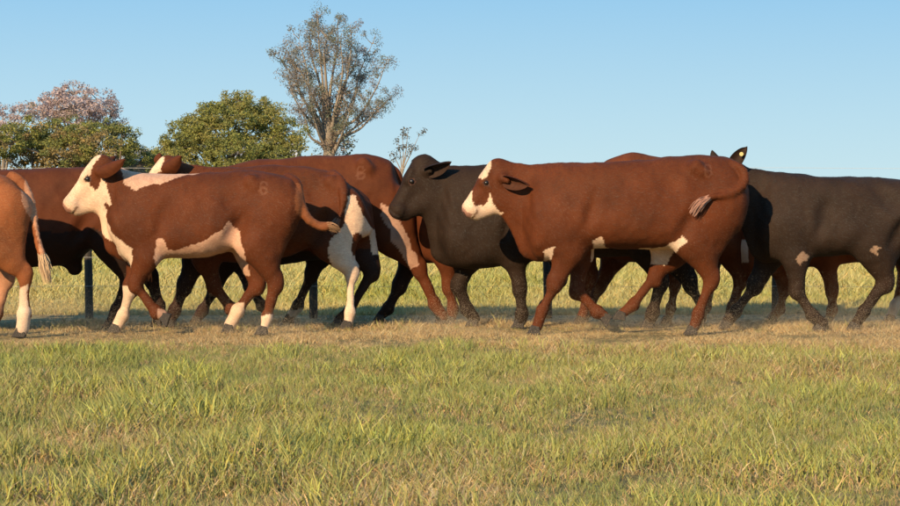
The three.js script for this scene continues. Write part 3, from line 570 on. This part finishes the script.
// red calf with the white blaze, front row
cow({ D: 14, label: 'dark red calf with white muzzle and red eye patch, tail flicked over its hip', bulk: 1.04,
  trunk: [[521, 192, 238, .12], [537, 172, 258, .18], [562, 164, 258, .215], [592, 162, 249, .235], [630, 161, 249, .25], [660, 159, 249, .245], [690, 157, 246, .24], [716, 156, 240, .215], [737, 161, 230, .17], [749, 176, 216, .10]],
  head: { poll: [492, 159], nose: [460, 211], ear: [504, 180, 526, 187, 14, .185, [-.1, -.45, .85]] }, crest: [[506, 175], [552, 180]],
  legs: { nf: [[556, 216], [570, 250], [555, 284], [542, 311], [535, 330]], ff: [[560, 216], [580, 256], [577, 290], [598, 312], [610, 320]], nh: [[718, 200], [694, 242], [711, 279], [698, 314], [692, 331]], fh: [[708, 203], [672, 246], [655, 276], [633, 305], [620, 320]] },
  tailR: .8, tail: [[728, 164, .09], [738, 169, .14], [742, 179, .165], [734, 190, .20], [718, 196, .235], [706, 197, .26], [699, 201, .27]], switchLen: 24, switchC: [.42, .22, .15],
  brand: [[704, 171]],
  patches: [{ p: poly(478, 146, 492, 155, 491, 169, 486, 176, 480, 178, 475, 179, 472, 190, 472, 200, 475, 207, 482, 205, 488, 200, 489, 194, 491, 196, 493, 203, 498, 210, 504, 213, 496, 220, 480, 232, 450, 232, 452, 200) },
    { p: poly(592, 240, 600, 236, 604, 247, 613, 251, 612, 262, 593, 262) }, { p: poly(638, 249, 658, 246, 671, 243, 677, 236, 682, 240, 676, 247, 668, 265, 640, 265) }, { p: poly(544, 248, 554, 245, 551, 257, 543, 262) }] });
// tan calf leaving the frame
cow({ D: 13.75, label: 'light tan red calf with pale hanging tail and white hock, only its hindquarters in view', coat: [.27, .102, .034], cell: .0095,
  trunk: [[-192, 196, 236, .10], [-178, 181, 258, .16], [-155, 175, 265, .20], [-130, 174, 262, .225], [-100, 173, 263, .24], [-72, 172, 260, .235], [-42, 171, 252, .225], [-14, 172, 246, .21], [8, 177, 240, .18], [28, 192, 232, .11]],
  head: { poll: [-203, 156], nose: [-237, 205], ear: [-197, 173, -169, 162, 15, .15] },
  legs: { nf: [[-170, 226], [-154, 257], [-164, 285], [-150, 313], [-158, 334]], ff: [[-168, 226], [-159, 258], [-169, 288], [-177, 315], [-184, 330]], nh: [[2, 206], [-6, 246], [25, 274], [24, 314], [21, 337]], fh: [[-6, 206], [-16, 246], [8, 276], [-4, 314], [-10, 333]] },
  tail: [[12, 176, 0], [23, 183, .02], [32, 200, .05], [37, 222, .08], [41, 242, .1], [46, 257, .11]], switchLen: 30, switchC: [.62, .42, .24],
  paint: (px, py, z) => (px > 19 + (py - 178) * .24 + 3 && py > 176 && py < 275 && px > 26 && z > -.01 && px > 22 + (py - 180) * .3) ? [.52, .30, .17] : null,
  patches: [{ p: poly(14, 282, 22, 288, 32, 284, 34, 345, 10, 345, 16, 310) , side: 1 }, { p: poly(-30, 268, 14, 262, 12, 290, -20, 345, -30, 345), side: -1, c: [.48, .27, .15] }] });
// brown cow with dark legs behind the first two
cow({ D: 14.65, label: 'brown calf with blackish legs and belly shade painted in, between the tan calf and the white faced calf', cell: .012, bulk: 1.03, leg: 1.05, coat: [.10, .032, .010],
  trunk: [[-66, 188, 238, .12], [-50, 176, 256, .18], [-24, 172, 264, .22], [10, 169, 268, .25], [45, 168, 267, .26], [72, 168, 262, .25], [96, 168, 246, .23], [116, 171, 238, .2], [132, 179, 230, .16], [143, 192, 220, .10]],
  bumps: [[70, 258, 74, 268, 9]],
  head: { poll: [-82, 158], nose: [-114, 208], ear: [-74, 170, -52, 166, 13, .16] },
  legs: { nf: [[-30, 220], [-18, 255], [-22, 288], [-20, 312], [-24, 328]], ff: [[-34, 220], [-30, 255], [-48, 286], [-58, 310], [-66, 326]], nh: [[120, 204], [113, 242], [128, 277], [117, 309], [110, 326]], fh: [[114, 206], [124, 245], [150, 276], [160, 306], [157, 322]] },
  tail: [[134, 180, 0], [142, 188, 0], [146, 215, 0], [147, 245, 0], [147, 262, 0]],
  paint: (px, py, z, r) => py > 231 + 3 * noise3(px * .06, 2, 1) ? [.03, .016, .010] : r });  // blackish legs, plus the shade across the belly painted into the coat
// second row behind the white-faced calf
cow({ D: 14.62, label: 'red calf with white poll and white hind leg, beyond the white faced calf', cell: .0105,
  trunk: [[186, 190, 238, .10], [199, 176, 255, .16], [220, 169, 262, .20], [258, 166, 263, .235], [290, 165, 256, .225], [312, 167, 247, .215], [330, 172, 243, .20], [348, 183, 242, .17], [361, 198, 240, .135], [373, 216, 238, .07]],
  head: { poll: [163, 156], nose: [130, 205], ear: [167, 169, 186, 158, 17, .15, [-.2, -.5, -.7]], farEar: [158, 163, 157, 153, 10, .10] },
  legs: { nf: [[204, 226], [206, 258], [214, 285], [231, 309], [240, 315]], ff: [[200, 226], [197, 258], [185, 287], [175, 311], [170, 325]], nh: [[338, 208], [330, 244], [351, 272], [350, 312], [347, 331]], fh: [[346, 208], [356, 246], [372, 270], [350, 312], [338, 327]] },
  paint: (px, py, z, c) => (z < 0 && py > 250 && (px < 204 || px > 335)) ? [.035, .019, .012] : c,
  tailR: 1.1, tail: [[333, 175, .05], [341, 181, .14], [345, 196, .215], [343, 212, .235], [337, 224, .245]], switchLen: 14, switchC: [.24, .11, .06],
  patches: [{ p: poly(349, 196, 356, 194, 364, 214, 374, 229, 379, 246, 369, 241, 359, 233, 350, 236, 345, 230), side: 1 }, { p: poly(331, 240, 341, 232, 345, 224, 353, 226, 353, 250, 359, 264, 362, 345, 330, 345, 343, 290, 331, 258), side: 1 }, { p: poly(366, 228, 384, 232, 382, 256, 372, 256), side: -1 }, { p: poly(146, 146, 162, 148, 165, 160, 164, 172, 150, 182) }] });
// third row, tall rump with brand
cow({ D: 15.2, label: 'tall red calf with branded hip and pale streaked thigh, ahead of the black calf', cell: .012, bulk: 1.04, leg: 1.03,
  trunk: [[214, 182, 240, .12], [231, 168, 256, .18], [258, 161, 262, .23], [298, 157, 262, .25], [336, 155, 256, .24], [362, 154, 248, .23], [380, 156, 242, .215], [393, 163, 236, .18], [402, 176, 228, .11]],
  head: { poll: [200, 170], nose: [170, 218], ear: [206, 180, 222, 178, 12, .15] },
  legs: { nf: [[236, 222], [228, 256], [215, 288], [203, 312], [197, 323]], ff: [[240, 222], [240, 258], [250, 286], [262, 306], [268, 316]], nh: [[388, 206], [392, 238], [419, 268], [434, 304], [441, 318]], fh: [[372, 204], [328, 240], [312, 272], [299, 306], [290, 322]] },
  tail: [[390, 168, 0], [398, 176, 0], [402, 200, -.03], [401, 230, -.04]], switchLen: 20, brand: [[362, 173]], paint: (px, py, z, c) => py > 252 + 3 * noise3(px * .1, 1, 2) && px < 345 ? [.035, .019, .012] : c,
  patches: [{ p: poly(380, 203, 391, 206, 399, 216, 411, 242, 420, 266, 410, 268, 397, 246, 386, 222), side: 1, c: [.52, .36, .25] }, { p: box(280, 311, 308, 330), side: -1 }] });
// black calf
cow({ D: 14.72, label: 'black calf with all black head, between the branded red calf and the white muzzled calf', cell: .0105, coat: BLACK, bulk: 1.02, leg: 1.05, muzzle: [.05, .042, .038],
  trunk: [[436, 196, 246, .12], [452, 174, 266, .18], [480, 166, 268, .215], [512, 165, 264, .235], [552, 164, 261, .25], [600, 165, 258, .25], [636, 165, 254, .235], [657, 168, 244, .21], [672, 174, 234, .165], [682, 186, 224, .10]],
  head: { poll: [416, 156], nose: [387, 213], ear: [427, 172, 450, 165, 14, .19], farEar: [414, 162, 424, 156, 9, .2], turn: .12 }, crest: [[425, 182], [470, 188]],
  legs: { nf: [[494, 224], [514, 254], [520, 288], [522, 314], [519, 330]], ff: [[480, 224], [468, 258], [459, 285], [467, 310], [473, 322]], nh: [[655, 206], [648, 244], [660, 280], [653, 312], [648, 327]], fh: [[660, 206], [668, 246], [690, 282], [702, 310], [700, 325]] },
  tail: [[672, 175, 0], [682, 184, 0], [686, 215, 0], [687, 240, 0]] });
// hidden red calf whose legs show under the black calf's head
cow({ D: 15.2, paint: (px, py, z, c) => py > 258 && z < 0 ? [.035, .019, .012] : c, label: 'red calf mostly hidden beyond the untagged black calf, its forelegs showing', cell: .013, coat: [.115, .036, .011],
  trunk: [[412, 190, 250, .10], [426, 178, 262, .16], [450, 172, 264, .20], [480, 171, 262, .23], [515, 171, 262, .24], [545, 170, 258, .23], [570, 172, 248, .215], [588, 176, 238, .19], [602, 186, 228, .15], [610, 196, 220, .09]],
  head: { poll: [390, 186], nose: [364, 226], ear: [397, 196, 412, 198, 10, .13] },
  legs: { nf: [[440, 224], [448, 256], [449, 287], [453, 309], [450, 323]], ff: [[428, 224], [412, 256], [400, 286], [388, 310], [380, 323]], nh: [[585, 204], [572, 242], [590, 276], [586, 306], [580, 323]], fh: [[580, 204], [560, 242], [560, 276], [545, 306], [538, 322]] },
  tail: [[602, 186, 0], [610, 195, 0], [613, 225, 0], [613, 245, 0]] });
// tall calf behind the white-muzzled one, only its white crest and back show
cow({ D: 15.25, label: 'red calf with pale crest, only its back showing above the white muzzled calf', cell: .013, coat: [.13, .042, .012],
  trunk: [[586, 182, 240, .12], [600, 164, 256, .18], [622, 155, 262, .22], [650, 156, 262, .24], [690, 162, 260, .24], [715, 166, 252, .225], [732, 171, 244, .2], [746, 179, 236, .16], [755, 192, 226, .09]],
  head: { poll: [572, 172], nose: [543, 218], ear: [578, 182, 594, 184, 11, .15] },
  legs: { nf: [[622, 222], [664, 254], [675, 284], [671, 308], [667, 323]], ff: [[622, 222], [615, 256], [600, 286], [590, 308], [584, 323]], nh: [[728, 206], [724, 244], [740, 278], [733, 308], [728, 323]], fh: [[722, 206], [706, 244], [712, 278], [706, 308], [700, 323]] },
  tail: [[746, 180, 0], [755, 190, 0], [758, 220, 0], [758, 245, 0]],
  patches: [{ p: poly(586, 148, 602, 148, 603, 170, 588, 176) }] });
// black calf at the right
cow({ D: 14.4, label: 'long black calf with yellow ear tag and small white underside spots', coat: [.032, .021, .013], cell: .0095, bulk: 1.0, leg: 1.05, muzzle: [.05, .042, .038],
  trunk: [[752, 196, 246, .12], [768, 178, 260, .18], [792, 175, 260, .215], [820, 176, 256, .235], [850, 176, 254, .24], [878, 177, 248, .225], [902, 179, 246, .215], [922, 184, 240, .18], [936, 192, 230, .14], [946, 202, 220, .08]],
  head: { poll: [727, 162], nose: [700, 212], ear: [731, 168, 743, 147, 14, .12, [-.5, 0, .8]], farEar: [722, 164, 713, 152, 11, .14] }, crest: [[735, 186], [775, 190]],
  legs: { nf: [[784, 224], [795, 256], [797, 290], [812, 315], [820, 331]], ff: [[776, 224], [770, 256], [755, 286], [736, 311], [726, 324]], nh: [[896, 208], [874, 246], [885, 281], [863, 312], [854, 331]], fh: [[900, 208], [906, 246], [926, 280], [916, 314], [908, 328]] },
  tail: [[936, 193, 0], [946, 202, 0], [950, 232, 0], [951, 255, 0]], earTag: [738.5, 154.5, .135],
  patches: [{ p: poly(789, 259, 794, 252, 799, 250, 801, 254, 805, 256, 803, 261, 797, 260, 794, 265), c: [.34, .25, .16] }, { p: poly(863, 250, 868, 245, 873, 246, 870, 250, 871, 255, 866, 253), c: [.34, .25, .16] }] });
// red calf behind the black one
cow({ D: 15.15, label: 'red calf mostly hidden beyond the ear tagged black calf, forelegs showing', cell: .0125, coat: [.19, .062, .02],
  trunk: [[736, 205, 266, .10], [750, 190, 280, .16], [778, 183, 272, .20], [815, 181, 266, .23], [850, 181, 264, .24], [885, 182, 258, .23], [912, 184, 248, .21], [934, 190, 240, .17], [948, 200, 230, .10]],
  head: { poll: [722, 178], nose: [696, 220], ear: [726, 188, 742, 190, 10, .13] },
  legs: { nf: [[805, 228], [826, 256], [832, 290], [832, 312], [828, 325]], ff: [[785, 228], [778, 258], [784, 288], [780, 309], [772, 322]], nh: [[925, 208], [915, 244], [932, 278], [926, 308], [920, 323]], fh: [[920, 208], [905, 244], [905, 276], [895, 306], [890, 322]] },
  tail: [[948, 200, 0], [956, 208, 0], [960, 235, 0], [960, 255, 0]],
  patches: [{ p: poly(730, 236, 746, 240, 746, 262, 736, 266) }, { p: box(880, 298, 905, 335), side: -1 }] });

// ---------------------------------------------------------------- grass
function bladeClump(seed, n, h, w, spread, lean, segs = 3) {
  const R = rng(seed), pos = [], nor = [], col = [];
  for (let i = 0; i < n; i++) {
    const a = R() * 6.283, r = Math.sqrt(R()) * spread, bx = Math.cos(a) * r, bz = Math.sin(a) * r, dir = R() * 6.283, L = h * (.5 + R() * .65), ln = lean * (.3 + R()), ww = w * (.6 + R() * .7), fa = R() * 6.283, k = .75 + R() * .5, k2 = 1 + (R() - .5) * .35;
    const pt = t => [bx + Math.cos(dir) * L * ln * t * t, L * (t - .25 * ln * t * t), bz + Math.sin(dir) * L * ln * t * t];
    const wx = Math.cos(fa) * ww / 2, wz = Math.sin(fa) * ww / 2;
    for (let q = 0; q < segs; q++) {
      const t0 = q / segs, t1 = (q + 1) / segs, A = pt(t0), B = pt(t1), w0 = 1 - t0 * t0, w1 = 1 - t1 * t1;
      const v = [[A[0] - wx * w0, A[1], A[2] - wz * w0], [A[0] + wx * w0, A[1], A[2] + wz * w0], [B[0] + wx * w1, B[1], B[2] + wz * w1], [B[0] - wx * w1, B[1], B[2] - wz * w1]];
      const N = new THREE.Vector3(v[1][0] - v[0][0], 0, v[1][2] - v[0][2]).cross(new THREE.Vector3(B[0] - A[0], B[1] - A[1], B[2] - A[2])).normalize();
      const tri = q === segs - 1 ? [0, 1, 2] : [0, 1, 2, 0, 2, 3];
      for (const j of tri) { pos.push(...v[j]); nor.push(N.x, N.y, N.z); col.push(k * k2, k, k / k2); }
    }
  }
  const g = new THREE.BufferGeometry(); g.setAttribute('position', new THREE.Float32BufferAttribute(pos, 3)); g.setAttribute('normal', new THREE.Float32BufferAttribute(nor, 3)); g.setAttribute('color', new THREE.Float32BufferAttribute(col, 3)); return g;
}
const grassMat = new THREE.MeshPhysicalMaterial({ vertexColors: true, roughness: .7, side: THREE.DoubleSide });
function strew(name, label, geo, spots) {
  const m = new THREE.InstancedMesh(geo, grassMat, spots.length), M = new THREE.Matrix4(), Q = new THREE.Quaternion(), C = new THREE.Color(), E = new THREE.Euler();
  spots.forEach((p, i) => { E.set(p.tx || 0, p.a, p.tz || 0, 'YXZ'); M.compose(new THREE.Vector3(p.x, p.y, p.z), Q.setFromEuler(E), new THREE.Vector3(p.s, p.s * (p.sy || 1), p.s)); m.setMatrixAt(i, M); m.setColorAt(i, C.setRGB(...p.c)); });
  m.name = numbered(name); m.castShadow = m.receiveShadow = true; scene.add(m); tag(m, label, 'grass', null, 'stuff');
}
{
  const R = rng(2024), V = 4, green = Array.from({ length: V }, () => []), straw = Array.from({ length: V }, () => []), far = [[], []], stems = [[], []];
  const add = (list, x, z, s, c, o = {}) => list.push({ x, y: groundY(x, z) - .004, z, s, a: R() * 6.283, c, tx: (R() - .5) * .3, tz: (R() - .5) * .3, ...o });
  const mix = (a, b, t) => a.map((v, i) => v + (b[i] - v) * t);
  const lush = [.17, .20, .055], olive = [.33, .285, .085], dead = [.60, .445, .205], bright = [.52, .50, .085];
  for (let i = 0; i < 76000; i++) {
    const z = -(5.4 + 11.6 * Math.pow(R(), .8)), hw = -z * .222 + .5, x = (R() * 2 - 1) * hw, d = dryness(x, z), tuft = noise2(x * 3.1, z * 2.4 + 20);
    const track = Math.exp(-Math.pow((z + 15.9) / 1.5, 2)), band = Math.exp(-Math.pow((z + 13.4) / .75, 2)), tall = clamp(.8 + .7 * tuft + .25 * noise2(x * .8, z * .6 + 5), .38, 1.6) * (1 - .45 * Math.exp(-Math.pow((z + 13.4) / .9, 2))) * .8;  // track thins the grass to straw so the shadowed strip stays pale
    if (R() < .7 * track) continue;
    if (R() < .22 + .62 * d + .35 * band || R() < track * 1.2) add(straw[i % V], x, z, (.6 + R() * .55) * tall * (1 - .5 * track), mix(dead, [.31, .20, .10], R()));
    else add(green[i % V], x, z, (.6 + R() * .65) * tall * (1 - .5 * track), mix(mix(lush, bright, Math.pow(R(), 1.3) * clamp(tuft * .8 + .6, 0.1, 1)), olive, clamp(d * .8 + (R() - .5) * .6, 0, .9)));
  }
  for (let i = 0; i < 60000; i++) {
    const z = -(16.4 + 34 * Math.pow(R(), 1.5)), hw = -z * .225 + 1, x = (R() * 2 - 1) * hw, d = Math.max(dryness(x, z), 1 - smooth(16.6, 19, -z));  // turned to straw near the fence, lightening the strip in shadow
    add(far[i % 2], x, z, (.8 + R() * .7) * (.35 + .65 * smooth(16.5, 20, -z) + smooth(20, 45, -z) * .5), mix(mix(lush, bright, .5), dead, clamp(d * .62 + (R() - .5) * .3, 0, 1)));
  }
  for (let i = 0; i < 420; i++) {
    const z = -(5.6 + 8.2 * R()), hw = -z * .222 + .3, x = (R() * 2 - 1) * hw;
    if (noise2(x * 1.3 + 31, z * 1.1) < -.1) continue;
    add(stems[i % 2], x, z, .3 + R() * .38, mix([.55, .42, .21], [.36, .29, .13], R()), { tx: (R() - .5) * (R() < .5 ? 2.6 : .9), tz: (R() - .5) * 1.2 });
  }
  for (let k = 0; k < V; k++) {
    strew('green_grass', 'short green pasture grass blades covering the field', bladeClump(100 + k, 9, .12, .0064, .05, .5), green[k]);
    strew('dry_grass', 'dry straw coloured grass mixed through the pasture', bladeClump(200 + k, 8, .10, .006, .055, 1.15), straw[k]);
  }
  for (let k = 0; k < 2; k++) {
    strew('far_grass', 'yellow green grass of the paddock beyond the fence', bladeClump(300 + k, 12, .12, .010, .11, .8, 2), far[k]);
    strew('dry_stem', 'thin dry bent grass stems lying over the turf', bladeClump(400 + k, 1, .28, .0045, .01, .9, 5), stems[k]);
  }
}
// ---------------------------------------------------------------- dust kicked up along the track: fine specks in the air
{
  const R = rng(909), N = 430000, geo = new THREE.TetrahedronGeometry(.0010), m = new THREE.InstancedMesh(geo, new THREE.MeshStandardMaterial({ color: new THREE.Color().setRGB(.52, .41, .27), roughness: 1 }), N), M = new THREE.Matrix4(), Q = new THREE.Quaternion(), E = new THREE.Euler();
  for (let i = 0; i < N;) {
    const x = (R() * 2 - 1) * 3.9, z = -(13.3 + 3.4 * R()), y = .02 - Math.log(1 - R() * .985) * .095;
    const den = .3 + .45 * smooth(0, 3, x) + .7 * noise3(x * 1.7, y * 3, z * 1.3) + .3 * noise3(x * 5, y * 7, z * 5);
    if (R() > den) continue;
    const k = .6 + R() * .8; M.compose(new THREE.Vector3(x, y, z), Q.setFromEuler(E.set(R() * 6, R() * 6, 0)), new THREE.Vector3(k, k, k)); m.setMatrixAt(i++, M);
  }
  m.name = 'airborne_dust'; m.castShadow = m.receiveShadow = true; scene.add(m);
  tag(m, 'pale dust raised low over the track by the hooves', 'dust', null, 'stuff');
}
renderer.render(scene, camera);
